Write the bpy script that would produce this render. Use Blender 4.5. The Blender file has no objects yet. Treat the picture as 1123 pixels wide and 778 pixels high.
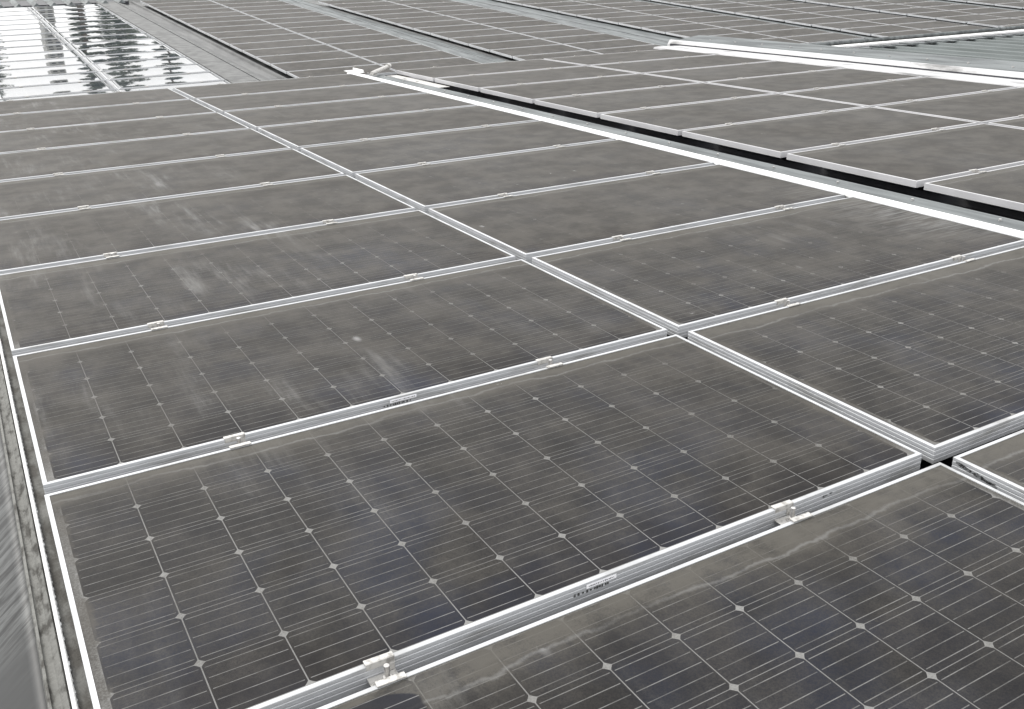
import bpy, bmesh, math, random
from mathutils import Vector, Matrix, Euler
random.seed(7)
C = bpy.context.scene.collection
S = bpy.context.scene
K = 0.158                       # one solar cell pitch in metres; layout below is in cells

# ------------------------------------------------------------------ camera
R0 = Matrix(((0.86581987, -0.49998596, -0.01923546),
             (-0.20910883, -0.32665081, -0.92172271),
             (0.45456513, 0.80206813, -0.38737224)))       # world -> camera (x right, y down, z forward)
cam_loc = Vector((-0.10660705, -11.45530652, 7.47265355)) * K
cd = bpy.data.cameras.new('camera'); cam = bpy.data.objects.new('camera', cd); C.objects.link(cam)
cd.sensor_width = 36; cd.lens = 1037.06 / 1123 * 36; cd.clip_start = 0.05; cd.clip_end = 2000
rt = R0.transposed()
flip = Matrix(((1, 0, 0), (0, -1, 0), (0, 0, -1)))
cam.matrix_world = Matrix.Translation(cam_loc) @ (rt @ flip).to_4x4()
S.camera = cam
FPX = 1037.06
def project(p):                 # metres -> photo pixels (1123 x 778)
    q = R0 @ (Vector(p) - cam_loc)
    if q.z <= 0.05: return None
    return (561.5 + FPX * q.x / q.z, 389 + FPX * q.y / q.z, q.z)

# ------------------------------------------------------------------ light
SUN_EL, SUN_AZ = 46, -22          # azimuth measured from +y towards +x
w = bpy.data.worlds.new('World'); S.world = w; w.use_nodes = True
nt = w.node_tree; N = nt.nodes; L = nt.links
for n in list(N): N.remove(n)
out = N.new('ShaderNodeOutputWorld'); bg = N.new('ShaderNodeBackground'); bg.inputs[1].default_value = 0.15
sky = N.new('ShaderNodeTexSky'); sky.sky_type = 'NISHITA'; sky.sun_disc = False
sky.sun_elevation = math.radians(SUN_EL); sky.sun_rotation = math.radians(SUN_AZ)
sky.air_density = 1.0; sky.dust_density = 6.0; sky.ozone_density = 1.0
hs = N.new('ShaderNodeHueSaturation'); hs.inputs['Saturation'].default_value = 0.22
L.new(sky.outputs[0], hs.inputs['Color'])
# thin uneven overcast
tc = N.new('ShaderNodeTexCoord'); ns = N.new('ShaderNodeTexNoise'); ns.inputs['Scale'].default_value = 2.2; ns.inputs['Detail'].default_value = 6
L.new(tc.outputs['Generated'], ns.inputs['Vector'])
cr = N.new('ShaderNodeMapRange'); cr.inputs[1].default_value = 0.3; cr.inputs[2].default_value = 0.7; cr.inputs[3].default_value = 0.6; cr.inputs[4].default_value = 0.9
L.new(ns.outputs['Fac'], cr.inputs[0])
mx = N.new('ShaderNodeMix'); mx.data_type = 'RGBA'
L.new(cr.outputs[0], mx.inputs[0]); L.new(hs.outputs[0], mx.inputs[6]); mx.inputs[7].default_value = (8.9, 8.9, 8.9, 1)
L.new(mx.outputs[2], bg.inputs[0]); L.new(bg.outputs[0], out.inputs[0])
sd = bpy.data.lights.new('sun', 'SUN'); sd.energy = 1.1; sd.angle = math.radians(16); sd.color = (1.0, 0.965, 0.91)
sun = bpy.data.objects.new('sun', sd); C.objects.link(sun)
az, el = math.radians(SUN_AZ), math.radians(SUN_EL)
dirv = Vector((math.sin(az) * math.cos(el), math.cos(az) * math.cos(el), math.sin(el)))
sun.rotation_euler = dirv.to_track_quat('Z', 'Y').to_euler()
sun.location = dirv * 50
S.render.engine = 'CYCLES'
S.view_settings.view_transform = 'Standard'; S.view_settings.look = 'None'; S.view_settings.gamma = 1
S.view_settings.use_curve_mapping = False; S.view_settings.exposure = 0.64

# ------------------------------------------------------------------ material helpers
class NT:
    def __init__(s, name):
        s.m = bpy.data.materials.new(name); s.m.use_nodes = True
        s.t = s.m.node_tree; s.t.nodes.clear()
        o = s.t.nodes.new('ShaderNodeOutputMaterial'); s.b = s.t.nodes.new('ShaderNodeBsdfPrincipled')
        s.t.links.new(s.b.outputs[0], o.inputs[0])
    def n(s, t, **k):
        x = s.t.nodes.new(t)
        for a, b in k.items(): setattr(x, a, b)
        return x
    def ln(s, a, b): s.t.links.new(a, b)
    def val(s, x, sock):
        if isinstance(x, (int, float)): sock.default_value = x
        elif isinstance(x, tuple): sock.default_value = x if len(sock.default_value) == len(x) else (*x, 1)
        else: s.ln(x, sock)
    def ma(s, op, a, b=0.0, c=0.0, clamp=False):
        x = s.n('ShaderNodeMath', operation=op, use_clamp=clamp)
        s.val(a, x.inputs[0]); s.val(b, x.inputs[1]); s.val(c, x.inputs[2]); return x.outputs[0]
    def mr(s, x, a, b, c=0.0, d=1.0, smooth=True):
        m = s.n('ShaderNodeMapRange'); m.interpolation_type = 'SMOOTHSTEP' if smooth else 'LINEAR'
        s.val(x, m.inputs[0])
        for i, v in enumerate((a, b, c, d)): s.val(v, m.inputs[i + 1])
        return m.outputs[0]
    def mix(s, f, a, b):
        m = s.n('ShaderNodeMix', data_type='RGBA'); s.val(f, m.inputs[0]); s.val(a, m.inputs[6]); s.val(b, m.inputs[7]); return m.outputs[2]
    def noise(s, vec, scale, detail=3, rough=0.55, dist=0.0):
        x = s.n('ShaderNodeTexNoise'); s.ln(vec, x.inputs['Vector'])
        x.inputs['Scale'].default_value = scale; x.inputs['Detail'].default_value = detail
        x.inputs['Roughness'].default_value = rough; x.inputs['Distortion'].default_value = dist
        return x.outputs['Fac']
    def mapping(s, vec, scale=(1, 1, 1), rot=(0, 0, 0), loc=(0, 0, 0)):
        x = s.n('ShaderNodeMapping'); s.ln(vec, x.inputs[0])
        x.inputs['Scale'].default_value = scale; x.inputs['Rotation'].default_value = rot; x.inputs['Location'].default_value = loc
        return x.outputs[0]
    def pos(s): return s.n('ShaderNodeNewGeometry').outputs['Position']
    def obj(s): return s.n('ShaderNodeTexCoord').outputs['Object']

def simple(name, c1, c2, rough=0.5, metal=0.0, scale=(8, 8, 8), detail=4, lo=0.35, hi=0.65, bump=0.0, spec=0.5):
    t = NT(name); v = t.mapping(t.pos(), scale)
    f = t.mr(t.noise(v, 1.0, detail), lo, hi)
    f2 = t.noise(t.mapping(t.pos(), (60, 60, 60)), 1.0, 2)
    col = t.mix(f, c1, c2)
    t.ln(col, t.b.inputs['Base Color']); t.b.inputs['Metallic'].default_value = metal
    t.ln(t.ma('MULTIPLY_ADD', f2, 0.2, rough - 0.1), t.b.inputs['Roughness'])
    t.b.inputs['Specular IOR Level'].default_value = spec
    if bump:
        b = t.n('ShaderNodeBump'); b.inputs['Strength'].default_value = bump; b.inputs['Distance'].default_value = 0.01
        t.ln(f2, b.inputs['Height']); t.ln(b.outputs[0], t.b.inputs['Normal'])
    return t.m

M_frame = simple('anodised_aluminium', (0.46, 0.47, 0.485), (0.27, 0.27, 0.265), 0.42, 0.2, (5, 5, 40), detail=8, lo=0.48, hi=0.78, bump=0.08)
M_whited = simple('grubby_white_metal', (0.46, 0.46, 0.465), (0.15, 0.15, 0.15), 0.5, 0.0, (7, 2.0, 9), detail=8, lo=0.50, hi=0.72)
M_plain = simple('painted_aluminium', (0.50, 0.50, 0.51), (0.44, 0.44, 0.45), 0.5, 0.0, (3, 3, 3))
M_clamp = simple('clamp_aluminium', (0.50, 0.49, 0.47), (0.26, 0.25, 0.235), 0.5, 0.3, (70, 70, 70), lo=0.45, hi=0.7)
M_steel = simple('bolt_steel', (0.62, 0.61, 0.60), (0.42, 0.41, 0.40), 0.35, 0.8, (90, 90, 90))
M_white = simple('white_coated_metal', (0.82, 0.82, 0.81), (0.70, 0.70, 0.68), 0.38, 0.0, (3, 1.0, 3), detail=5, lo=0.5, hi=0.8)
M_galv = simple('galvanised_sheet', (0.155, 0.168, 0.17), (0.075, 0.083, 0.085), 0.6, 0.1, (9, 1.2, 6), detail=6, bump=0.1, spec=0.25)
M_galv2 = simple('weathered_gutter_sheet', (0.135, 0.138, 0.135), (0.04, 0.042, 0.042), 0.65, 0.1, (4.5, 8, 6), detail=8, lo=0.3, hi=0.75, bump=0.1)
M_dark = simple('dark_roof_deck', (0.030, 0.031, 0.038), (0.016, 0.017, 0.022), 0.55, 0.0, (3, 1.3, 3), lo=0.4, hi=0.75, bump=0.1)
M_deck = simple('grey_roof_deck', (0.12, 0.122, 0.12), (0.07, 0.072, 0.072), 0.6, 0.1, (5, 1, 3), bump=0.1)
M_wall = simple('painted_wall_sheet', (0.42, 0.42, 0.40), (0.33, 0.33, 0.31), 0.6, 0.0, (2, 2, 0.6))
M_ground = simple('asphalt_yard', (0.055, 0.055, 0.055), (0.038, 0.038, 0.037), 0.9, 0.0, (0.5, 0.5, 0.5))
M_corr = simple('pale_corrugated_sheet', (0.14, 0.155, 0.155), (0.10, 0.112, 0.11), 0.7, 0.0, (3, 0.8, 3), spec=0.12)
M_concrete = simple('grimy_gutter_floor', (0.15, 0.15, 0.14), (0.07, 0.066, 0.058), 0.85, 0.0, (26, 9, 20), detail=8, lo=0.38, hi=0.6, bump=0.5)
M_pale = simple('pale_dirty_flashing', (0.15, 0.15, 0.14), (0.035, 0.033, 0.028), 0.8, 0.0, (60, 22, 40), detail=10, lo=0.45, hi=0.68, bump=0.5)
M_streak = None
def streak_mat():
    t = NT('streaked_metal_cover'); v = t.mapping(t.pos(), (8, 55, 8), (0, 0, 0.6))
    f = t.mr(t.noise(v, 1.0, 6, 0.6), 0.38, 0.64); f2 = t.mr(t.noise(t.mapping(t.pos(), (1.2, 1.5, 1)), 1.0, 3), 0.4, 0.65)
    c = t.mix(f, (0.005, 0.0055, 0.0055), (0.085, 0.088, 0.087)); c = t.mix(f2, c, (0.022, 0.023, 0.023))
    t.ln(c, t.b.inputs['Base Color']); t.b.inputs['Metallic'].default_value = 0.1; t.b.inputs['Roughness'].default_value = 0.5
    return t.m
M_streak = streak_mat()
M_sticker = simple('label_sticker', (0.9, 0.9, 0.92), (0.8, 0.8, 0.84), 0.5, 0.0, (60, 60, 60))
M_ink = simple('faded_black_ink', (0.04, 0.04, 0.04), (0.09, 0.09, 0.09), 0.8)
M_smut = simple('black_grime', (0.05, 0.05, 0.05), (0.30, 0.31, 0.32), 0.8, 0, (150, 90, 90), detail=5, lo=0.42, hi=0.6)

# solar glass -------------------------------------------------------
HX, HY = 6.1713, 3.087          # half panel in cells
def glass_mat(name, clean=False):
    t = NT(name); o = t.obj(); P = t.pos()
    sp = t.n('ShaderNodeSeparateXYZ'); t.ln(o, sp.inputs[0])
    u = t.ma('DIVIDE', sp.outputs[0], K); v = t.ma('DIVIDE', sp.outputs[1], K)
    uu = t.ma('ADD', u, 6.0); vv = t.ma('ADD', v, 3.0)
    fu = t.ma('FRACT', uu); fv = t.ma('FRACT', vv)
    du = t.ma('SUBTRACT', 0.5, t.ma('ABSOLUTE', t.ma('SUBTRACT', fu, 0.5)))      # distance to cell border
    dv = t.ma('SUBTRACT', 0.5, t.ma('ABSOLUTE', t.ma('SUBTRACT', fv, 0.5)))
    gu = t.ma('MULTIPLY', t.ma('LESS_THAN', du, 0.0075), 0.85); gv = t.ma('MULTIPLY', t.ma('LESS_THAN', dv, 0.0055), 0.9)
    # concave corner diamond
    sq = t.ma('ADD', t.ma('POWER', t.ma('DIVIDE', du, 0.074), 0.85), t.ma('POWER', t.ma('DIVIDE', dv, 0.084), 0.85))
    dia = t.ma('LESS_THAN', sq, 1.0)
    inside = t.ma('MULTIPLY', t.ma('LESS_THAN', t.ma('ABSOLUTE', u), 6.0), t.ma('LESS_THAN', t.ma('ABSOLUTE', v), 3.0))
    gap = t.ma('MAXIMUM', t.ma('MAXIMUM', gu, t.ma('MULTIPLY', gv, 0.8)), t.ma('MULTIPLY', dia, 1.25))
    gap = t.ma('MAXIMUM', gap, t.ma('SUBTRACT', 1.0, inside))
    # five busbars along u, ending short of the cell border
    bb = t.ma('ABSOLUTE', t.ma('SUBTRACT', t.ma('FRACT', t.ma('MULTIPLY', fv, 5.0)), 0.5))
    bus = t.ma('MULTIPLY', t.ma('LESS_THAN', bb, 0.031), t.ma('GREATER_THAN', du, 0.035))
    brk = t.mr(t.noise(t.mapping(P, (9, 30, 9)), 1.0, 4, 0.7), 0.40, 0.58, 0.45, 1.0)
    bus = t.ma('MULTIPLY', bus, t.ma('MULTIPLY', brk, inside))
    # per cell tint
    cv = t.n('ShaderNodeCombineXYZ'); t.ln(t.ma('FLOOR', uu), cv.inputs[0]); t.ln(t.ma('FLOOR', vv), cv.inputs[1])
    oi = t.n('ShaderNodeObjectInfo'); t.ln(oi.outputs['Random'], cv.inputs[2])
    wn = t.n('ShaderNodeTexWhiteNoise'); t.ln(cv.outputs[0], wn.inputs[0])
    cell = t.mix(wn.outputs[0], (0.0035, 0.0035, 0.0045), (0.0055, 0.006, 0.010))
    blue = t.mr(t.noise(P, 2.3, 3), 0.45, 0.7)
    cell = t.mix(t.ma('MULTIPLY', blue, 0.38), cell, (0.016, 0.026, 0.058))
    base = t.mix(t.ma('MULTIPLY', bus, 0.9), cell, (0.20, 0.20, 0.196))
    base = t.mix(t.ma('MINIMUM', gap, 1.0), base, (0.23, 0.23, 0.225))
    if clean:
        d = t.mr(t.noise(P, 3, 5), 0.3, 0.8, 0.10, 0.30)
        base = t.mix(d, base, (0.26, 0.29, 0.30))
        t.ln(base, t.b.inputs['Base Color']); t.b.inputs['Roughness'].default_value = 0.03
        t.b.inputs['Specular IOR Level'].default_value = 1.0
        return t.m
    # ---- dust film
    big = t.noise(P, 0.9, 4, 0.6); mid = t.noise(P, 5.5, 5, 0.65); fine = t.noise(P, 240, 3, 0.8)
    vstr = t.noise(t.mapping(P, (16, 3.0, 1), (0, 0, -0.12)), 1.0, 5, 0.65)
    hstr = t.noise(t.mapping(P, (1.6, 34, 1)), 1.0, 4, 0.6)
    film = t.mr(big, 0.3, 0.7, 0.24, 0.43)
    film = t.ma('ADD', film, t.mr(oi.outputs['Random'], 0, 1, -0.035, 0.045, False))
    film = t.ma('ADD', film, t.mr(mid, 0.3, 0.7, -0.06, 0.06))
    film = t.ma('ADD', film, t.mr(hstr, 0.3, 0.7, -0.03, 0.035))
    film = t.ma('ADD', film, t.mr(vstr, 0.3, 0.7, -0.05, 0.06))
    film = t.ma('ADD', film, t.mr(fine, 0.25, 0.75, -0.20, 0.20))
    dustc = t.mix(t.mr(mid, 0.35, 0.65), (0.034, 0.0312, 0.0270), (0.058, 0.0535, 0.0468))
    # blotchy pale smears, stretched down the slope
    sm = t.noise(t.mapping(P, (13, 1.5, 1), (0, 0, 0.03)), 1.0, 5, 0.68, 0.12)
    smask = t.mr(t.noise(t.mapping(P, (1, 1, 1), loc=(3.3, 1.2, 0)), 1.3, 2), 0.50, 0.70, 0.0, 0.6)
    psep = t.n('ShaderNodeSeparateXYZ'); t.ln(P, psep.inputs[0])
    leftm = t.ma('MULTIPLY', t.mr(psep.outputs[0], 0.6, 1.9, 0.85, 0.0), t.mr(psep.outputs[1], 0.2, 0.9, 0.3, 1.0))
    smask = t.ma('MINIMUM', t.ma('ADD', smask, leftm), 1.2)
    gate = t.mr(t.noise(t.mapping(P, (2.8, 1.3, 1), loc=(7, 3, 0)), 1.0, 3), 0.44, 0.66, 0.06, 1.0)
    sme = t.ma('MULTIPLY', t.ma('MULTIPLY', t.mr(sm, 0.45, 0.85), smask), gate)
    # glare streaks beside the white strip, painted into the film colour
    glare = t.ma('MULTIPLY', t.mr(psep.outputs[0], 3.35, 3.95, 0.0, 0.8), t.mr(psep.outputs[0], 3.95, 4.05, 1.0, 0.0))
    glare = t.ma('MULTIPLY', glare, t.ma('MULTIPLY', t.mr(psep.outputs[1], 1.0, 2.3, 1.0, 0.0), t.mr(psep.outputs[1], 0.45, 1.0)))
    glare = t.ma('MULTIPLY', glare, t.mr(t.noise(t.mapping(P, (4, 60, 1), (0, 0, 0.05)), 1.0, 4, 0.7), 0.38, 0.68, 0.0, 1.0))
    sme = t.ma('MAXIMUM', sme, glare)
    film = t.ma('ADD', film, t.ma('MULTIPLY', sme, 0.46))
    # small spots / droppings
    vo = t.n('ShaderNodeTexVoronoi'); vo.inputs['Scale'].default_value = 1.0
    t.ln(t.mapping(P, (5.2, 2.6, 1), (0, 0, -0.3)), vo.inputs['Vector'])
    spt = t.ma('MULTIPLY', t.mr(vo.outputs['Distance'], 0.0, 0.10, 1.0, 0.0), t.ma('GREATER_THAN', mid, 0.585))
    # tan mud band on the low (far) edge, with a wavy pale tide line
    wav = t.noise(t.mapping(P, (2.6, 0.3, 1)), 1.0, 5, 0.6)
    edge = t.ma('ADD', t.ma('ADD', t.mr(wav, 0.25, 0.75, 2.78, 2.56, False), t.mr(oi.outputs['Random'], 0, 1, -0.12, 0.08, False)), t.mr(mid, 0.3, 0.7, -0.07, 0.07))
    dedge = t.ma('SUBTRACT', v, edge)
    band = t.ma('MULTIPLY', t.mr(dedge, -0.30, 0.24), t.mr(t.noise(t.mapping(P, (9, 22, 1)), 1.0, 6, 0.7), 0.25, 0.6, 0.45, 1.0))
    tide = t.ma('MULTIPLY', t.mr(t.ma('ABSOLUTE', dedge), 0.0, 0.055, 1.0, 0.0), t.mr(wav, 0.3, 0.6, 0.25, 0.9))
    soft = t.ma('MULTIPLY', t.mr(dedge, -1.3, 0.1, 0.0, 0.22), t.mr(vstr, 0.3, 0.65, 0.35, 1.0))
    film = t.ma('ADD', t.ma('ADD', film, soft), t.ma('MULTIPLY', band, t.mr(mid, 0.3, 0.7, 0.30, 0.50)))
    film = t.ma('ADD', film, t.ma('MULTIPLY', t.ma('MULTIPLY', tide, 0.16), t.mr(vstr, 0.35, 0.6)))
    # dry dust in the side margins, brown clean-washed zone at the high (near) edge
    side = t.mr(t.ma('ADD', t.ma('ABSOLUTE', u), t.mr(mid, 0.3, 0.7, -0.05, 0.05)), 5.93, 6.02)
    film = t.ma('ADD', film, t.ma('MULTIPLY', side, 0.35))
    low = t.mr(t.ma('ADD', v, t.mr(mid, 0.3, 0.7, -0.3, 0.3)), -3.1, -2.0, 1.0, 0.0)
    film = t.ma('MULTIPLY', film, t.ma('SUBTRACT', 1.0, t.ma('MULTIPLY', low, 0.55)))
    dustc = t.mix(t.ma('MULTIPLY', band, 0.8), dustc, (0.084, 0.079, 0.069))
    dustc = t.mix(t.ma('MULTIPLY', low, 0.5), dustc, (0.036, 0.029, 0.023))
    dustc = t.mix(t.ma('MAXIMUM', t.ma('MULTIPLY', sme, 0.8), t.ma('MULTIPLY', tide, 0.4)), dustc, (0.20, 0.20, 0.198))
    # rain-washed hole in the dust of one panel (object property 'washed')
    at = t.n('ShaderNodeAttribute', attribute_type='OBJECT', attribute_name='washed')
    ex = t.ma('DIVIDE', t.ma('SUBTRACT', u, -3.70), 0.66); ey = t.ma('DIVIDE', t.ma('SUBTRACT', v, 2.55), 0.36)
    rr = t.ma('ADD', t.ma('ADD', t.ma('POWER', t.ma('ABSOLUTE', ex), 2.5), t.ma('POWER', t.ma('ABSOLUTE', ey), 2.5)), t.mr(mid, 0.3, 0.7, -0.12, 0.12))
    hole = t.ma('MULTIPLY', t.mr(rr, 0.9, 1.1, 1.0, 0.0), at.outputs['Fac'])
    film = t.ma('MULTIPLY', film, t.ma('SUBTRACT', 1.0, t.ma('MULTIPLY', hole, 0.85)))
    film = t.ma('MAXIMUM', film, 0.03)
    # dust looks denser at grazing angles (longer path through the film)
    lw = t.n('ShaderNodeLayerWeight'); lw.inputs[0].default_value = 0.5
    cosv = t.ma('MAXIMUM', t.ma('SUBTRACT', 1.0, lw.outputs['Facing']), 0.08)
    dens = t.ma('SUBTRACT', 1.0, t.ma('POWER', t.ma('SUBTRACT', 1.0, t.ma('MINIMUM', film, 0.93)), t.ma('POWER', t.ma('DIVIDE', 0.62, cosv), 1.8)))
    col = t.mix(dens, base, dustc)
    col = t.mix(t.ma('MULTIPLY', spt, 0.7), col, (0.28, 0.28, 0.28))
    t.ln(col, t.b.inputs['Base Color'])
    rg = t.ma('ADD', t.mr(big, 0.3, 0.7, 0.55, 0.65), t.ma('MULTIPLY', t.ma('SUBTRACT', fine, 0.5), 0.15))
    t.ln(t.ma('SUBTRACT', rg, t.ma('MULTIPLY', hole, 0.22)), t.b.inputs['Roughness'])
    t.b.inputs['Specular IOR Level'].default_value = 0.125
    bp = t.n('ShaderNodeBump'); bp.inputs['Strength'].default_value = 0.12; bp.inputs['Distance'].default_value = 0.002
    t.ln(fine, bp.inputs['Height']); t.ln(bp.outputs[0], t.b.inputs['Normal'])
    return t.m
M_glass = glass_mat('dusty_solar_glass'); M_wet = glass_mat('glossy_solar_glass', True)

# ------------------------------------------------------------------ mesh helpers (metres)
def new_obj(name, bm, mat, parent=None, smooth=False):
    me = bpy.data.meshes.new(name); bm.normal_update(); bm.to_mesh(me); bm.free()
    for m in (mat if isinstance(mat, list) else [mat]): me.materials.append(m)
    if smooth:
        for p in me.polygons: p.use_smooth = True
    o = bpy.data.objects.new(name, me); C.objects.link(o)
    if parent: o.parent = parent
    return o
def empty(name, label, cat, group=None, loc=(0, 0, 0), rot=None):
    o = bpy.data.objects.new(name, None); C.objects.link(o); o.empty_display_size = 0.1
    o.location = loc
    if rot: o.rotation_euler = rot
    o['label'] = label; o['category'] = cat
    if group: o['group'] = group
    return o
def box(bm, a, b, mi=0):
    (x0, y0, z0), (x1, y1, z1) = a, b
    v = [bm.verts.new(p) for p in ((x0, y0, z0), (x1, y0, z0), (x1, y1, z0), (x0, y1, z0), (x0, y0, z1), (x1, y0, z1), (x1, y1, z1), (x0, y1, z1))]
    for f in ((3, 2, 1, 0), (4, 5, 6, 7), (0, 1, 5, 4), (1, 2, 6, 5), (2, 3, 7, 6), (3, 0, 4, 7)):
        bm.faces.new([v[i] for i in f]).material_index = mi
def cyl(bm, p0, p1, r, n=12):
    p0, p1 = Vector(p0), Vector(p1); d = (p1 - p0).normalized()
    a = d.orthogonal().normalized(); b = d.cross(a)
    r0 = [bm.verts.new(p0 + (a * math.cos(t) + b * math.sin(t)) * r) for t in [2 * math.pi * i / n for i in range(n)]]
    r1 = [bm.verts.new(p1 + (a * math.cos(t) + b * math.sin(t)) * r) for t in [2 * math.pi * i / n for i in range(n)]]
    for i in range(n): bm.faces.new((r0[i], r0[(i + 1) % n], r1[(i + 1) % n], r1[i]))
    bm.faces.new(r0[::-1]); bm.faces.new(r1)
def sheet(name, prof, y0, y1, th, mat, parent=None, seg=1, wob=0.0, xf=None, smooth=False):
    """profile [(x,z)] in cells swept along y (cells); th metres thick; xf maps a point in cells to cells"""
    bm = bmesh.new(); rows = []
    xf = xf or (lambda p: p)
    ph = random.random() * 9
    for s in range(seg + 1):
        y = y0 + (y1 - y0) * s / seg
        top = []; bot = []
        for i, (x, z) in enumerate(prof):
            dz = wob * math.sin(y * 0.7 + ph + i * .6) * (0.5 + 0.5 * math.sin(y * 0.23 + i))
            p = xf(Vector((x, y, z + dz))) * K; q = xf(Vector((x, y, z + dz - th / K))) * K
            top.append(bm.verts.new(p)); bot.append(bm.verts.new(q))
        rows.append((top, bot))
    n = len(prof)
    for s in range(seg):
        (t0, b0), (t1, b1) = rows[s], rows[s + 1]
        for i in range(n - 1):
            bm.faces.new((t0[i], t0[i + 1], t1[i + 1], t1[i])); bm.faces.new((b0[i + 1], b0[i], b1[i], b1[i + 1]))
        bm.faces.new((t0[0], t1[0], b1[0], b0[0])); bm.faces.new((t1[-1], t0[-1], b0[-1], b1[-1]))
    for (t, b), rev in ((rows[0], False), (rows[-1], True)):
        for i in range(n - 1):
            q = (b[i], b[i + 1], t[i + 1], t[i]); bm.faces.new(q[::-1] if rev else q)
    return new_obj(name, bm, mat, parent, smooth)

# ------------------------------------------------------------------ layout numbers (cells)
PX, RY = 12.6654, 6.4969        # panel pitch across and along
MF = Matrix(((1.0, -0.0072, -0.0067), (0.0067, 0.9977, -0.068), (0.0072, 0.068, 0.9977)))   # far roof orientation
FE = MF.to_euler()
far = lambda p: MF @ Vector(p)
ORD = ['zeroth', 'first', 'second', 'third', 'fourth', 'fifth', 'sixth', 'seventh', 'eighth', 'ninth', 'tenth', 'eleventh',
       'twelfth', 'thirteenth', 'fourteenth', 'fifteenth', 'sixteenth', 'seventeenth', 'eighteenth']
LIP = 0.0105 / K; FH = 0.047    # lip width, frame height

# ------------------------------------------------------------------ solar panel prototype
def frame_bm(plain=False):
    FH = 0.037 if plain else 0.047
    bm = bmesh.new()
    hx, hy = HX * K, HY * K
    # outward profile (inset, z): outside face with shallow ribs, bevelled lip
    prof = [(0.0105, -0.0035), (0.0105, 0.0), (0.0008, 0.0), (0.0, -0.0008)]
    z = -0.0075
    for _ in range(0 if plain else 3):
        prof += [(0.0, z), (0.0008, z - 0.0010), (0.0008, z - 0.0028), (0.0, z - 0.0038)]; z -= 0.0120
    prof += [(0.0, -FH), (0.012, -FH), (0.012, -FH + 0.002), (0.002, -FH + 0.002), (0.002, -0.0055), (0.0105, -0.0055)]
    rings = []
    for ins, zz in prof:
        rings.append([bm.verts.new((sx * (hx - ins), sy * (hy - ins), zz)) for sx, sy in ((-1, -1), (1, -1), (1, 1), (-1, 1))])
    n = len(rings)
    for i in range(n):
        a, b = rings[i], rings[(i + 1) % n]
        for j in range(4):
            k = (j + 1) % 4
            bm.faces.new((a[j], b[j], b[k], a[k]))
    bmesh.ops.recalc_face_normals(bm, faces=bm.faces)
    return bm
def glass_bm(sag):
    bm = bmesh.new(); hx, hy = HX * K - 0.0085, HY * K - 0.0085
    nx, ny = (20, 14) if sag else (1, 1)
    g = {}
    for lay, dz in ((0, -0.0016), (1, -0.0050)):
        for i in range(nx + 1):
            for j in range(ny + 1):
                x = -hx + 2 * hx * i / nx; y = -hy + 2 * hy * j / ny
                s = -sag * (1 - (y / hy) ** 2) * (1 - 0.6 * (x / hx) ** 4)
                g[lay, i, j] = bm.verts.new((x, y, dz - 0.0002 + s))
    for i in range(nx):
        for j in range(ny):
            bm.faces.new((g[0, i, j], g[0, i + 1, j], g[0, i + 1, j + 1], g[0, i, j + 1]))
            bm.faces.new((g[1, i, j + 1], g[1, i + 1, j + 1], g[1, i + 1, j], g[1, i, j]))
    for i in range(nx):
        bm.faces.new((g[0, i, 0], g[1, i, 0], g[1, i + 1, 0], g[0, i + 1, 0])); bm.faces.new((g[0, i + 1, ny], g[1, i + 1, ny], g[1, i, ny], g[0, i, ny]))
    for j in range(ny):
        bm.faces.new((g[0, 0, j + 1], g[1, 0, j + 1], g[1, 0, j], g[0, 0, j])); bm.faces.new((g[0, nx, j], g[1, nx, j], g[1, nx, j + 1], g[0, nx, j + 1]))
    return bm
proto = {}
def make_panel(kind):
    r = empty('solar_panel', 'dusty solar panel', 'solar panel')
    new_obj('frame', frame_bm(kind == 'plain'), M_plain if kind == 'plain' else M_frame, r)
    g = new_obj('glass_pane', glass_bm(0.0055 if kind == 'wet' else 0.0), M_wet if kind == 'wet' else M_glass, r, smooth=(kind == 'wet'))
    return r
def dup(root):
    r = root.copy(); C.objects.link(r)
    for ch in list(root.children):
        c = ch.copy(); C.objects.link(c); c.parent = r
    return r
def get_panel(kind):
    if kind not in proto: proto[kind] = make_panel(kind); return proto[kind]
    return dup(proto[kind])

# arrays: name, x left, y of the seam index 0, rows (k from, count), far?, columns, kind, phrase, group
ARR = [
 dict(n='A', x=-0.1713, y=-3.2485, k0=-1, nk=10, far=False, kind='dusty', ph='nearest array', grp='solar panels of the nearest array'),
 dict(n='B', x=28.36, y=-3.2485, k0=1, nk=8, far=False, kind='plain', ph='array right of white strip', grp='solar panels right of the white strip'),
 dict(n='W', x=4.61, y=133.27, k0=-5, nk=15, far=True, kind='wet', ph='mirror-like array', grp='glossy panels mirroring the sky'),
 dict(n='C', x=37.66, y=122.3, k0=-3, nk=15, far=True, kind='dusty', ph='far array past first gutter', grp='far dusty panels past the first gutter'),
 dict(n='D', x=69.16, y=113.07, k0=-2, nk=13, far=True, kind='dusty', ph='far array past second gutter', grp='far dusty panels past the second gutter'),
 dict(n='E', x=103.99, y=109.81, k0=-2, nk=13, far=True, kind='dusty', ph='far array past third gutter', grp='far dusty panels past the third gutter'),
 dict(n='F', x=133.33, y=105.93, k0=-2, nk=12, far=True, kind='dusty', ph='far array past fourth gutter', grp='far dusty panels past the fourth gutter'),
 dict(n='G', x=162.02, y=96.02, k0=-1, nk=10, far=True, kind='dusty', ph='far array past fifth gutter', grp='far dusty panels past the fifth gutter'),
 dict(n='H', x=193.5, y=93.0, k0=0, nk=7, far=True, kind='dusty', ph='far array at top right corner', grp='far dusty panels at the top right corner'),
]
ZF = -13.05
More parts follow.
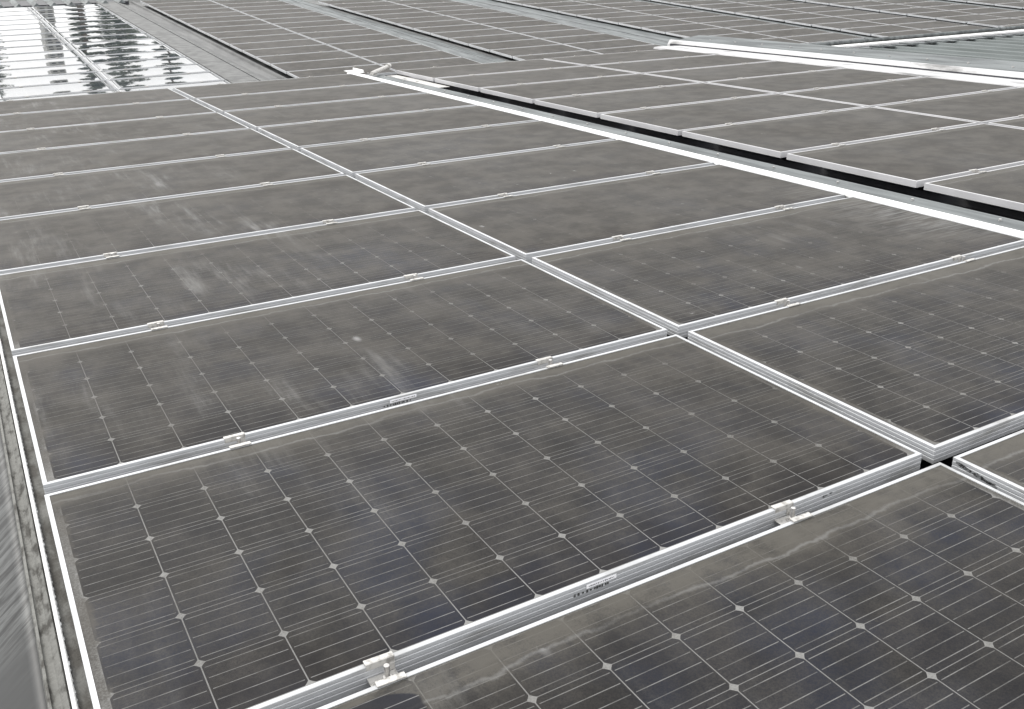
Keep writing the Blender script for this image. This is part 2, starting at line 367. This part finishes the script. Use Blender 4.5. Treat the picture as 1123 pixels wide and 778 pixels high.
def inframe(pts, m=6):
    qs = [project(p) for p in pts]; qs = [q for q in qs if q]
    if len(qs) < 1: return False
    x0, x1 = min(q[0] for q in qs), max(q[0] for q in qs); y0, y1 = min(q[1] for q in qs), max(q[1] for q in qs)
    return x1 > -m and x0 < 1123 + m and y1 > -m and y0 < 778 + m
clamp_jobs = []
panels = {}
for a in ARR:
    xf = (lambda p: far(p)) if a['far'] else (lambda p: Vector(p))
    z = ZF if a['far'] else 0.0
    n_row = 0
    for k in range(a['k0'], a['k0'] + a['nk']):
        used = False
        for c in (0, 1):
            cx = a['x'] + HX + c * (PX - (0.22 if a['n'] == 'W' else 0)); cy = a['y'] + RY * k + RY / 2
            cs = [xf((cx + sx * HX, cy + sy * HY, z)) * K for sx in (-1, 1) for sy in (-1, 1)]
            # a panel counts as in view when part of it lies inside the frame
            if a['n'] not in 'A' and not inframe(cs): continue
            used = True
            r = get_panel(a['kind'])
            jx, jy = random.uniform(-0.008, 0.008), random.uniform(-0.008, 0.008)
            r.location = xf((cx + jx, cy + jy, z + random.uniform(-0.006, 0.006))) * K
            tilt = 0.0035 if a['far'] else 0.0012
            e = Euler((random.uniform(-tilt, tilt), random.uniform(-tilt, tilt) * 0.6, 0))
            r.rotation_euler = ((MF if a['far'] else Matrix.Identity(3)) @ e.to_matrix()).to_euler()
            i = k - a['k0'] + 1
            side = 'left' if c == 0 else 'right'
            adj = {'A': 'dusty silver-framed solar panel', 'B': 'dusty solar panel', 'W': 'glossy solar panel mirroring sky'}.get(a['n'], 'dusty solar panel')
            lab = f"{adj}, {ORD[i]} row, {side} column of {a['ph']}"
            if a['n'] == 'H': lab = f"dusty solar panel, {ORD[i]} row, {side} column, far array at top right corner"
            r['label'] = lab; r['category'] = 'solar panel'; r['group'] = a['grp']
            panels[a['n'], c, k] = r
            # clamps on the seam at the far side of this panel (and the near edge of the first row)
            for which in ((0, 1) if k == a['k0'] and a['far'] else (1,)):
                ys = a['y'] + RY * (k + which)
                end = 0
                if a['n'] in 'AB' and k == 8: end = 1
                if a['far'] and which == 0: end = -1
                if a['far'] and k == a['k0'] + a['nk'] - 1 and which == 1: end = 1
                for q, ox in enumerate((3.02, 9.32)):
                    px_ = a['x'] + c * PX + ox
                    pp = xf((px_, ys, z)) * K
                    pr = project(pp)
                    if pr and -5 < pr[0] < 1128 and -5 < pr[1] < 783:
                        clamp_jobs.append((pr[2], pp, a, side, 'left' if q == 0 else 'right', i + which - (0 if True else 1), end))
panels['A', 0, -1].children
for ch in panels['A', 0, -1].children: ch['washed'] = 1.0 if ch.name.startswith('glass') else 0.0
# straight edge markings: stickers and grime on the frame sides of nearest panels
def frame_extras():
    def find(p): return [c for c in p.children if c.name.startswith('frame')][0]
    fy = -HY * K - 0.0006
    def sticker(p, xc, wid, mark_dx):
        fr = find(p); bm = bmesh.new(); box(bm, (xc - wid / 2, fy - 0.0003, -0.0150), (xc + wid / 2, fy, -0.0050))
        st = new_obj('sticker', bm, M_sticker, p)
        bm = bmesh.new(); rnd = random.Random(3)
        x = xc - wid / 2 + 0.006
        while x < xc + wid / 2 - 0.006:
            wv = rnd.uniform(0.0012, 0.003); h = rnd.uniform(0.0015, 0.0032)
            box(bm, (x, fy - 0.0007, -0.0105 - h / 2), (x + wv, fy - 0.0002, -0.0105 + h / 2)); x += wv + rnd.uniform(0.001, 0.003)
        x = xc - wid / 2 - 0.030 + mark_dx
        while x < xc + wid * 0.28:
            wv = rnd.uniform(0.002, 0.0045); h = rnd.uniform(0.003, 0.007)
            box(bm, (x, fy - 0.0007, -0.0205 - h / 2), (x + wv, fy + 0.0003, -0.0205 + h / 2)); x += wv + rnd.uniform(0.002, 0.007)
        new_obj('printed_marks', bm, M_ink, p)
    sticker(panels['A', 0, 0], (5.91 - 6.0) * K, 0.075, 0)
    sticker(panels['A', 0, 1], (5.96 - 6.0) * K, 0.085, 0.01)
    def smut(p, pts, axis):
        bm = bmesh.new(); rnd = random.Random(5)
        for (a_, b_, s) in pts:
            n = 7; vs = []
            for t in range(n):
                rr = s * rnd.uniform(0.6, 1.2); q = 2 * math.pi * t / n
                u_, v_ = a_ + rr * 1.5 * math.cos(q), b_ + rr * 0.6 * math.sin(q)
                v_ = max(min(v_, -0.0015), -0.037)
                vs.append(bm.verts.new((u_, fy - 0.0004, v_) if axis == 0 else (-HX * K - 0.0009, u_, v_)))
            f = bm.faces.new(vs)
        r = bmesh.ops.solidify(bm, geom=bm.faces[:], thickness=0.0003)
        new_obj('grime_patch', bm, M_smut, p)
    smut(panels['A', 0, 0], [(10.0 * K - 6 * K, -0.014, 0.006), (10.12 * K - 6 * K, -0.012, 0.004)], 0)
    smut(panels['A', 1, -1], [(HY * K - 0.02 - 0.012 * i, -0.012 - 0.0016 * i, 0.008) for i in range(9)], 1)
frame_extras()

# ------------------------------------------------------------------ clamps
def clamp_parts(end, big=True):
    """U shaped mid clamp: flanges on both lips, trough and bolt in the gap. y across the seam."""
    g = 0.0256; w = 0.028; t = 0.0022; l = 0.0125
    bm = bmesh.new()
    def flange(s):
        box(bm, (-w, min(s * g, s * (g + l)), 0.0008), (w, max(s * g, s * (g + l)), 0.0008 + t + 0.001))
        zb = -0.026 if s < 0 or end else -0.010
        box(bm, (-w if s < 0 else -w * .98, min(s * (g - t), s * g), zb), (w, max(s * (g - t), s * g), 0.0008 + t + 0.001))
        if s > 0 and not end: box(bm, (w * 0.35, g - t, -0.026), (w * .99, g, -0.0101))
    if end in (0, 1): flange(-1)
    if end in (0, -1): flange(1)
    box(bm, (-w, -g + t, -0.029), (w, g - t, -0.026))
    if end: 
        s = end; box(bm, (-w, min(s * (g - t), s * g), -0.032), (w, max(s * (g - t), s * g), -0.004))
    bmesh.ops.bevel(bm, geom=bm.edges[:], offset=0.0006, segments=1, affect='EDGES')
    b2 = bmesh.new()
    cyl(b2, (0.004, 0, -0.026), (0.004, 0, 0.009), 0.0055, 10); cyl(b2, (0.004, 0, -0.026), (0.004, 0, -0.016), 0.009, 6)
    cyl(b2, (0.004, 0, -0.0262), (0.004, 0, -0.0245), 0.0115, 14)
    return bm, b2
cproto = {}
clamp_jobs.sort(key=lambda j: j[0])
clamp_rot_far = FE
rest = bmesh.new()
for idx, (d, pp, a, side, lr, i, end) in enumerate(clamp_jobs):
    if idx < 296:
        if end not in cproto:
            r = empty('panel_clamp', '', 'clamp'); b1, b2 = clamp_parts(end)
            new_obj('clamp_body', b1, M_clamp, r); new_obj('bolt', b2, M_steel, r); cproto[end] = r
        else: r = dup(cproto[end])
        r.location = pp + (MF @ Vector((0, 0, 0.0)) if a['far'] else Vector((random.uniform(-.012, .012), 0, 0)))
        r.rotation_euler = FE if a['far'] else Euler((0, 0, random.uniform(-0.05, 0.05)))
        r['label'] = f"metal clamp, {lr} one, behind {ORD[i]} row, {side} column, {a['ph']}"
        if a['far']: r['label'] = f"tiny clamp, {lr} one, {ORD[i]} row, {side} column, {a['ph']}"
        if end == -1: r['label'] = f"tiny end clamp, {lr} one, front edge, {side} column, {a['ph']}"
        r['category'] = 'clamp'
        r['group'] = 'clamps on the near arrays' if not a['far'] else 'clamps on the far arrays'
    else:
        m = MF.to_4x4(); m.translation = pp
        b = bmesh.new(); box(b, (-0.034, -0.038, 0.001), (0.034, 0.038, 0.005)); bmesh.ops.transform(b, matrix=m, verts=b.verts)
        tmp = bpy.data.meshes.new('tmp'); b.to_mesh(tmp); b.free(); rest.from_mesh(tmp); bpy.data.meshes.remove(tmp)
if len(rest.verts):
    o = new_obj('distant_clamps', rest, M_clamp); o['kind'] = 'stuff'; o['label'] = 'tiny clamps dotting the seams of the most distant solar arrays'; o['category'] = 'clamps'

# ------------------------------------------------------------------ ground
bm = bmesh.new(); box(bm, (-400, -300, -7.6), (500, 700, -7.5))
g = new_obj('ground', bm, M_ground); g['kind'] = 'structure'

# ------------------------------------------------------------------ near building
nb = empty('factory_building', 'long low factory roof carrying the nearest solar arrays', 'building')
def ribbed(x0, x1, z, step, h, rib):
    p = [(x0, z)]; x = x0 + step
    while x < x1 - rib:
        p += [(x - rib / 2 - h * .5, z), (x - rib / 2, z + h), (x + rib / 2, z + h), (x + rib / 2 + h * .5, z)]; x += step
    p.append((x1, z)); return p
sheet('roof_deck', ribbed(-0.2, 53.4, -0.95, 1.6, 0.2, 0.25), -22, 56.6, 0.001, M_dark, nb)
bm = bmesh.new(); box(bm, (-0.3 * K, -22 * K, -7.5), (57 * K, 56.4 * K, -0.98 * K - .02))
new_obj('wall', bm, M_wall, nb)
# mounting rails below the clamps
for a, xs in (('nearest', (-0.1713,)), ('white strip', (28.36,))):
    for c in (0, 1):
        for q, ox in enumerate((3.02, 9.32)):
            x = xs[0] + c * PX + ox
            bm = bmesh.new(); box(bm, ((x - .13) * K, -12 * K, -0.74 * K), ((x + .13) * K, 55.75 * K, -FH - 0.0015))
            bmesh.ops.bevel(bm, geom=[e for e in bm.edges if abs((e.verts[0].co - e.verts[1].co).y) > 1], offset=0.004, segments=1, affect='EDGES')
            o = new_obj('mounting_rail', bm, M_frame)
            cc = ('left', 'right')[c]; qq = ('left', 'right')[q]
            o['label'] = f"{qq} grey rail seen in seams under the {cc} column, " + ('nearest array' if a == 'nearest' else 'array right of white strip')
            o['category'] = 'rail'; o['group'] = 'mounting rails under the near arrays'

# left edge gutter of the near roof
gl = empty('roof_gutter', 'grimy metal gutter with pale edge along the left side of nearest array', 'gutter', loc=(0, 0, 0))
sheet('gutter_floor', [(-0.36, -0.36), (-0.16, -0.37), (-0.16, -0.94)], -22, 56.4, 0.003, M_concrete, gl, seg=30, wob=0.01)
sheet('edge_rail', [(-0.39, -0.62), (-0.387, -0.25), (-0.372, -0.225), (-0.345, -0.225), (-0.33, -0.25), (-0.325, -0.34)], -22, 56.4, 0.001, M_white, gl)
bm = bmesh.new(); y = -12.0
while y < 18:
    x = -0.33 * K
    box(bm, (-0.332 * K, y * K, -0.33 * K), (-0.324 * K + .001, (y + random.uniform(.03, .10)) * K, -0.25 * K)); y += random.uniform(0.10, 0.22)
o = new_obj('dirt_beads', bm, M_smut, gl); o['kind'] = 'stuff'
sheet('pale_flashing', [(-0.66, -0.66), (-0.64, -0.54), (-0.605, -0.53), (-0.60, -0.60), (-0.5, -0.58), (-0.42, -0.5), (-0.4, -0.6)], -22, 56.4, 0.002, M_pale, gl, seg=40, wob=0.006)
sheet('valley_sheet', [(-16, -4.2), (-9, -3.9), (-5.0, -3.0), (-2.6, -2.0), (-1.3, -1.2), (-0.80, -0.78), (-0.66, -0.66), (-0.635, -0.70)], -22, 56.4, 0.002, M_streak, gl, seg=10, wob=0.01, smooth=True)

# strip between the two near arrays
fs = empty('white_flashing', 'bright white metal strip with grey ledge between the two near arrays', 'flashing')
sheet('cover_strip', [(24.845, -0.05), (24.86, 0.02), (24.95, 0.04), (25.34, 0.03), (25.38, -0.02)], -8, 55.9, 0.0012, M_white, fs, seg=16, wob=0.004)
sheet('side_ledge', [(25.42, -0.14), (25.60, -0.04), (26.3, 0.0), (26.48, -0.02), (26.48, -0.9)], -8, 53.2, 0.0015, M_galv, fs, seg=12, wob=0.004)
bm = bmesh.new(); box(bm, (24.9 * K, 54.6 * K, 0.06 * K), (25.7 * K, 56.6 * K, 0.09 * K)); box(bm, (25.7 * K, 54.9 * K, 0.06 * K), (25.76 * K, 56.9 * K, 0.22 * K))
new_obj('end_channel', bm, M_white, fs)
pp = empty('conduit_pipe', 'short pale pipe crossing the far end of the white strip', 'pipe')
bm = bmesh.new(); cyl(bm, (25.2 * K, 52.0 * K, 0.26 * K), (28.0 * K, 55.5 * K, 0.30 * K), 0.022, 12); new_obj('pipe', bm, M_pale if False else M_clamp, pp)
bm = bmesh.new(); cyl(bm, (27.7 * K, 55.1 * K, 0.30 * K), (28.02 * K, 55.53 * K, 0.305 * K), 0.03, 12); new_obj('collar', bm, M_clamp, pp)
jb = empty('cover_plate', 'pale dirty plate closing the dark gap beside the second array', 'plate')
bm = bmesh.new(); box(bm, (26.6 * K, 46.0 * K, -0.30 * K), (28.2 * K, 54.6 * K, -0.27 * K)); new_obj('plate', bm, M_clamp, jb)
bm = bmesh.new()
for (x, y, sx, sy) in ((27.0, 50.9, .25, .35), (27.5, 51.6, .2, .5), (27.6, 49.8, .15, .3), (27.1, 53.1, .3, 1.0)):
    box(bm, (x * K, y * K, -0.27 * K), ((x + sx) * K, (y + sy) * K, -0.262 * K))
new_obj('dark_stain', bm, M_smut, jb)

# right edge flashings beyond array B
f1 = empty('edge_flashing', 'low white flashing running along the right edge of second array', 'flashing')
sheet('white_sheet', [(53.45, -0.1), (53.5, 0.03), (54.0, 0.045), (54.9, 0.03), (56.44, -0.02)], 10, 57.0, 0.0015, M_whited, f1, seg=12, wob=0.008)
bm = bmesh.new(); box(bm, (56.46 * K, 10 * K, -0.28 * K), (56.53 * K, 58.5 * K, 0.07 * K)); new_obj('shadow_strip', bm, M_dark, f1)  # dark strip standing in for the shadow line at the upstand foot
f2 = empty('raised_flashing', 'raised white capping with grey top beside corrugated roof', 'flashing')
sheet('upstand', [(56.55, -0.3), (56.6, 0.0), (56.8, 0.32), (56.95, 0.36)], 10, 59.0, 0.0015, M_whited, f2, seg=14, wob=0.01)
sheet('top_sheet', [(56.97, 0.30), (57.3, 0.26), (60.2, 0.56), (61.3, 0.46), (61.5, -0.9)], 10, 59.0, 0.0015, M_galv, f2, seg=14, wob=0.01)

bm = bmesh.new()
for i in range(14):
    y = 14 + 3.2 * i; box(bm, (56.9 * K, (y - .04) * K, 0.02 * K), (56.90 * K, (y + .04) * K, 0.36 * K)) if i % 3 == 0 else None
    cyl(bm, (58.6 * K, y * K, 0.3 * K), (58.6 * K, y * K, 0.47 * K), 0.012, 8)
new_obj('fasteners', bm, M_steel, f2)
bm = bmesh.new()
for i in range(18):
    y = 2 + 3.1 * i; cyl(bm, (26.0 * K, y * K, -0.03 * K), (26.0 * K, y * K, 0.045 * K), 0.007, 8)
new_obj('fasteners', bm, M_steel, fs)
cr_ = empty('corrugated_roof', 'pale grey corrugated metal roof at the right edge', 'roof')
prof = []; x = 61.6
while x < 150:
    prof += [(x, -1.55), (x + 1.3, -1.55), (x + 1.7, -1.0), (x + 2.5, -1.0)]; x += 2.9
sheet('corrugated_sheet', prof, 5, 52.0, 0.001, M_corr, cr_)
bm = bmesh.new(); box(bm, (61.6 * K, 5 * K, -7.5), (150 * K, 52 * K, -1.6 * K - 0.03)); new_obj('wall', bm, M_wall, cr_)
# ragged closure strip at the sheet end and ridge cap
sheet('ridge_upstand', [(61.6, -1.1), (150, -1.1)], 52.6, 54.6, 0.03, M_dark, cr_)
bm = bmesh.new(); x = 62.0; rnd = random.Random(11)
while x < 148:
    wv = rnd.uniform(0.5, 0.95); box(bm, (x * K, 51.4 * K, -1.0 * K), ((x + wv) * K, (52.3 + rnd.uniform(0, .6)) * K, (-0.92 + rnd.uniform(0, .1)) * K)); x += 1.5
new_obj('end_closure', bm, M_galv, cr_)
sheet('ridge_cap', [(61.6, -0.95), (150, -0.95)], 54.6, 55.6, 0.04, M_white, cr_)
pr_ = empty('roof_pipe', 'thin pale pipe running behind the corrugated roof ridge', 'pipe')
bm = bmesh.new(); cyl(bm, (61 * K, 57.0 * K, -0.95 * K), (150 * K, 57.6 * K, -0.85 * K), 0.03, 10); new_obj('pipe', bm, M_galv, pr_)
bm = bmesh.new()
for i in range(24): box(bm, ((64 + 3.6 * i) * K, 56.7 * K, -1.6 * K), ((64.25 + 3.6 * i) * K, 57.9 * K, -1.1 * K))
new_obj('pipe_brackets', bm, M_steel, pr_)

# ------------------------------------------------------------------ far building
fb = empty('workshop_building', 'far factory roof with rows of dusty solar arrays and grey gutters', 'building')
sheet('roof_deck', ribbed(-30, 230, ZF - 0.95, 3.2, 0.3, 0.4), 96, 206, 0.001, M_deck, fb, xf=far)
bm = bmesh.new(); box(bm, (-30, 95.5, -60), (230, 206, ZF - 1.1))
for v_ in bm.verts:
    v_.co = far(v_.co) * K if v_.co.z > -50 else Vector((v_.co.x * K, v_.co.y * K, -7.5))
new_obj('wall', bm, M_wall, fb)
bounds = [('W', 'C'), ('C', 'D'), ('D', 'E'), ('E', 'F'), ('F', 'G'), ('G', 'H')]
AX = {a['n']: a for a in ARR}
names = ['first', 'second', 'third', 'fourth', 'fifth', 'sixth']
desc = ['wide streaky grey gutter sheet beside the mirror-like array', 'grey gutter sheet between the first and second dusty far arrays',
        'bluish grey gutter between the second and third dusty far arrays', 'thin gutter between the third and fourth dusty far arrays',
        'thin gutter between the fourth and fifth dusty far arrays', 'thin gutter at the top right corner between far arrays']
for i, (l, r) in enumerate(bounds):
    x0 = AX[l]['x'] + PX + 2 * HX + 0.1; x1 = AX[r]['x'] - 0.15; W_ = x1 - x0
    ya = (AX[l]['y'] + RY * AX[l]['k0'] + AX[r]['y'] + RY * AX[r]['k0']) / 2 - 0.5
    dp = (0.95, 0.55, 0.34, 0.3, 0.3, 0.3)[i]
    gt = empty('valley_gutter', desc[i], 'gutter', 'gutters between the far arrays')
    sheet('flat_sheet', [(x0 + .05, ZF - .30), (x0 + 0.12, ZF - .12), (x0 + 0.2, ZF - 0.12), (x0 + 0.25, ZF - 0.2), (x0 + W_ * .46, ZF - 0.28), (x0 + W_ * .462, ZF - 0.42)], ya, 203, 0.002, M_galv if i else M_galv2, gt, xf=far)
    sheet('trough', [(x0 + W_ * .475, ZF - .42), (x0 + W_ * .475, ZF - .26), (x0 + W_ * .52, ZF - .26), (x0 + W_ * .62, ZF - .26 - .3 * dp), (x0 + W_ * .75, ZF - .26 - .8 * dp), (x0 + W_ * .88, ZF - .26 - dp), (x0 + W_ - .05, ZF - .26 - .9 * dp), (x0 + W_ + .3, ZF - .26 - .85 * dp)],
          ya, 203, 0.002, M_galv2 if i < 1 else M_galv, gt, xf=far, smooth=False)
# eave clutter on the near edge of the far roof
ev = empty('eave_gutter', 'pale eave gutter with brackets along the front edge of the far roof', 'gutter', 'far eave gutter')
def eave(p):    # bends with the staggered roof front
    return far(p)
xs = [(-30, 97.5), (37, 99.5), (69, 97.5), (104, 93.5), (133, 90.5), (162, 86.5), (230, 80)]
bm = bmesh.new()
for (xa, ya), (xb, yb) in zip(xs[:-1], xs[1:]):
    for dy, z0, z1, wd in ((0.0, -0.55, -0.30, 1.5), (-1.7, -0.8, -0.35, .35)):
        pts = []
        for (x, y) in ((xa, ya), (xb, yb)):
            for yy in (y + dy, y + dy + wd):
                for zz in (z0, z1): pts.append(bm.verts.new(far((x, yy, ZF + zz)) * K))
        p = pts
        for f in ((0, 1, 3, 2), (4, 6, 7, 5), (0, 4, 5, 1), (2, 3, 7, 6), (1, 5, 7, 3), (0, 2, 6, 4)): bm.faces.new([p[j] for j in f])
new_obj('gutter_channel', bm, M_galv, ev)
bm = bmesh.new(); rnd = random.Random(4)
for (xa, ya), (xb, yb) in zip(xs[:-1], xs[1:]):
    n = int((xb - xa) / 2.2)
    for j in range(n):
        x = xa + (xb - xa) * j / n; y = ya + (yb - ya) * j / n
        b = bmesh.new(); box(b, (0, 0, 0), (0.35 * K, 1.2 * K, (0.16 + rnd.random() * .18) * K)); m = MF.to_4x4(); m.translation = far((x, y + rnd.uniform(-.4, .6), ZF - .3)) * K
        bmesh.ops.transform(b, matrix=m, verts=b.verts); tmp = bpy.data.meshes.new('t'); b.to_mesh(tmp); b.free(); bm.from_mesh(tmp); bpy.data.meshes.remove(tmp)
new_obj('gutter_brackets', bm, M_clamp, ev)

# purlin ends beyond the mirror-like array
pu = empty('ribbed_parapet', 'dark ribbed metal edge with pale ribs behind the mirror-like array', 'parapet')
bm = bmesh.new(); box(bm, (-20, 203.2, ZF - 0.9), (36, 212, ZF - 0.3))
for v_ in bm.verts: v_.co = far(v_.co) * K
new_obj('dark_sheet', bm, M_dark, pu)
for j in range(16):
    x = -13 + 3.1 * j; bm = bmesh.new()
    vs = [bm.verts.new(far(p) * K) for p in ((x, 200.2, ZF - .29), (x + 1.4, 200.2, ZF - .29), (x + .8, 200.5, ZF + .35), (x, 212, ZF - .25), (x + 1.4, 212, ZF - .25), (x + .8, 212, ZF + .35))]
    for f in ((0, 1, 2), (3, 5, 4), (0, 2, 5, 3), (1, 4, 5, 2), (0, 3, 4, 1)): bm.faces.new([vs[q] for q in f])
    new_obj('rib', bm, M_galv, pu)

# ------------------------------------------------------------------ trees and block mirrored in the glossy panels
M_leaf = simple('tree_leaves', (0.07, 0.105, 0.07), (0.11, 0.14, 0.10), 0.6, 0, (2, 2, 2))
M_bark = simple('tree_bark', (0.12, 0.09, 0.07), (0.08, 0.06, 0.05), 0.9)
def tree(label, x, y, top, rad, seed):
    rnd = random.Random(seed); base = -7.5; H = top - base
    r = empty('broadleaf_tree', label, 'tree', 'trees behind the far roof', loc=(x, y, base))
    bm = bmesh.new()
    def limb(p0, p1, r0, r1):
        p0, p1 = Vector(p0), Vector(p1); d = (p1 - p0).normalized(); a = d.orthogonal().normalized(); b = d.cross(a)
        A = [bm.verts.new(p0 + (a * math.cos(t) + b * math.sin(t)) * r0) for t in [k * math.pi / 4 for k in range(8)]]
        B = [bm.verts.new(p1 + (a * math.cos(t) + b * math.sin(t)) * r1) for t in [k * math.pi / 4 for k in range(8)]]
        for k in range(8): bm.faces.new((A[k], A[(k + 1) % 8], B[(k + 1) % 8], B[k]))
    limb((0, 0, 0), (.2, .1, H * .55), .35, .2); limb((.2, .1, H * .55), (0, 0, H * .93), .2, .05)
    tips = []
    for k in range(14):
        z = H * rnd.uniform(.3, .85); t = rnd.random() * 6.28; rr = rad * rnd.uniform(.5, .9) * (1 - abs(z / H - .55) * .8)
        q = (rr * math.cos(t), rr * math.sin(t), z + rad * .3); limb((.1, .05, z - .3), q, .1, .02); tips.append(q)
    new_obj('trunk', bm, M_bark, r)
    bm = bmesh.new()
    clumps = [(Vector(q), rnd.uniform(.5, .9) * rad * .5) for q in tips] + [(Vector((rnd.gauss(0, .3) * rad, rnd.gauss(0, .3) * rad, H * rnd.uniform(.4, .97))), rad * rnd.uniform(.25, .5)) for _ in range(22)]
    for c, s in clumps:
        for _ in range(170):
            p = c + Vector([rnd.gauss(0, 1) for _ in range(3)]).normalized() * s * rnd.random() ** .4
            a = Vector([rnd.gauss(0, 1) for _ in range(3)]).normalized() * .17; b = a.orthogonal().normalized() * .1
            bm.faces.new([bm.verts.new(p + v_) for v_ in (-a, b, a, -b)])
    new_obj('crown', bm, M_leaf, r)
TD = 62.0
for lab, azd, eld, rad, s in (('dark bushy tree mirrored at left edge of the glossy panels', 1.0, 11.2, 2.0, 1), ('tall tree mirrored at left of the glossy right column', 6.6, 11.0, 0.8, 2),
                              ('round tree mirrored at right of the glossy right column', 8.3, 9.8, 1.6, 3), ('low tree mirrored near the first gutter', 10.8, 8.8, 0.9, 4)):
    x = cam_loc.x + TD * math.tan(math.radians(azd)); y = cam_loc.y + TD
    tree(lab, x, y, cam_loc.z + TD * math.tan(math.radians(eld)), rad, s)
tb = empty('tower_block', 'pale grey slim tower mirrored in the glossy panels', 'building', loc=(cam_loc.x + 110 * math.tan(math.radians(5.1)), 110, -7.5))
bm = bmesh.new(); box(bm, (-.7, -2, 0), (.7, 2, 8.7 + 110 * math.tan(math.radians(9.8)))); new_obj('wall', bm, M_wall, tb)
bm = bmesh.new()
for k in range(9): 
    for s in (-.5, .15): box(bm, (s, -2.03, 3 + 2.8 * k), (s + .4, -2.0, 4.3 + 2.8 * k))
new_obj('window', bm, M_dark, tb)
print('panels', len(panels), 'clamps', len(clamp_jobs))
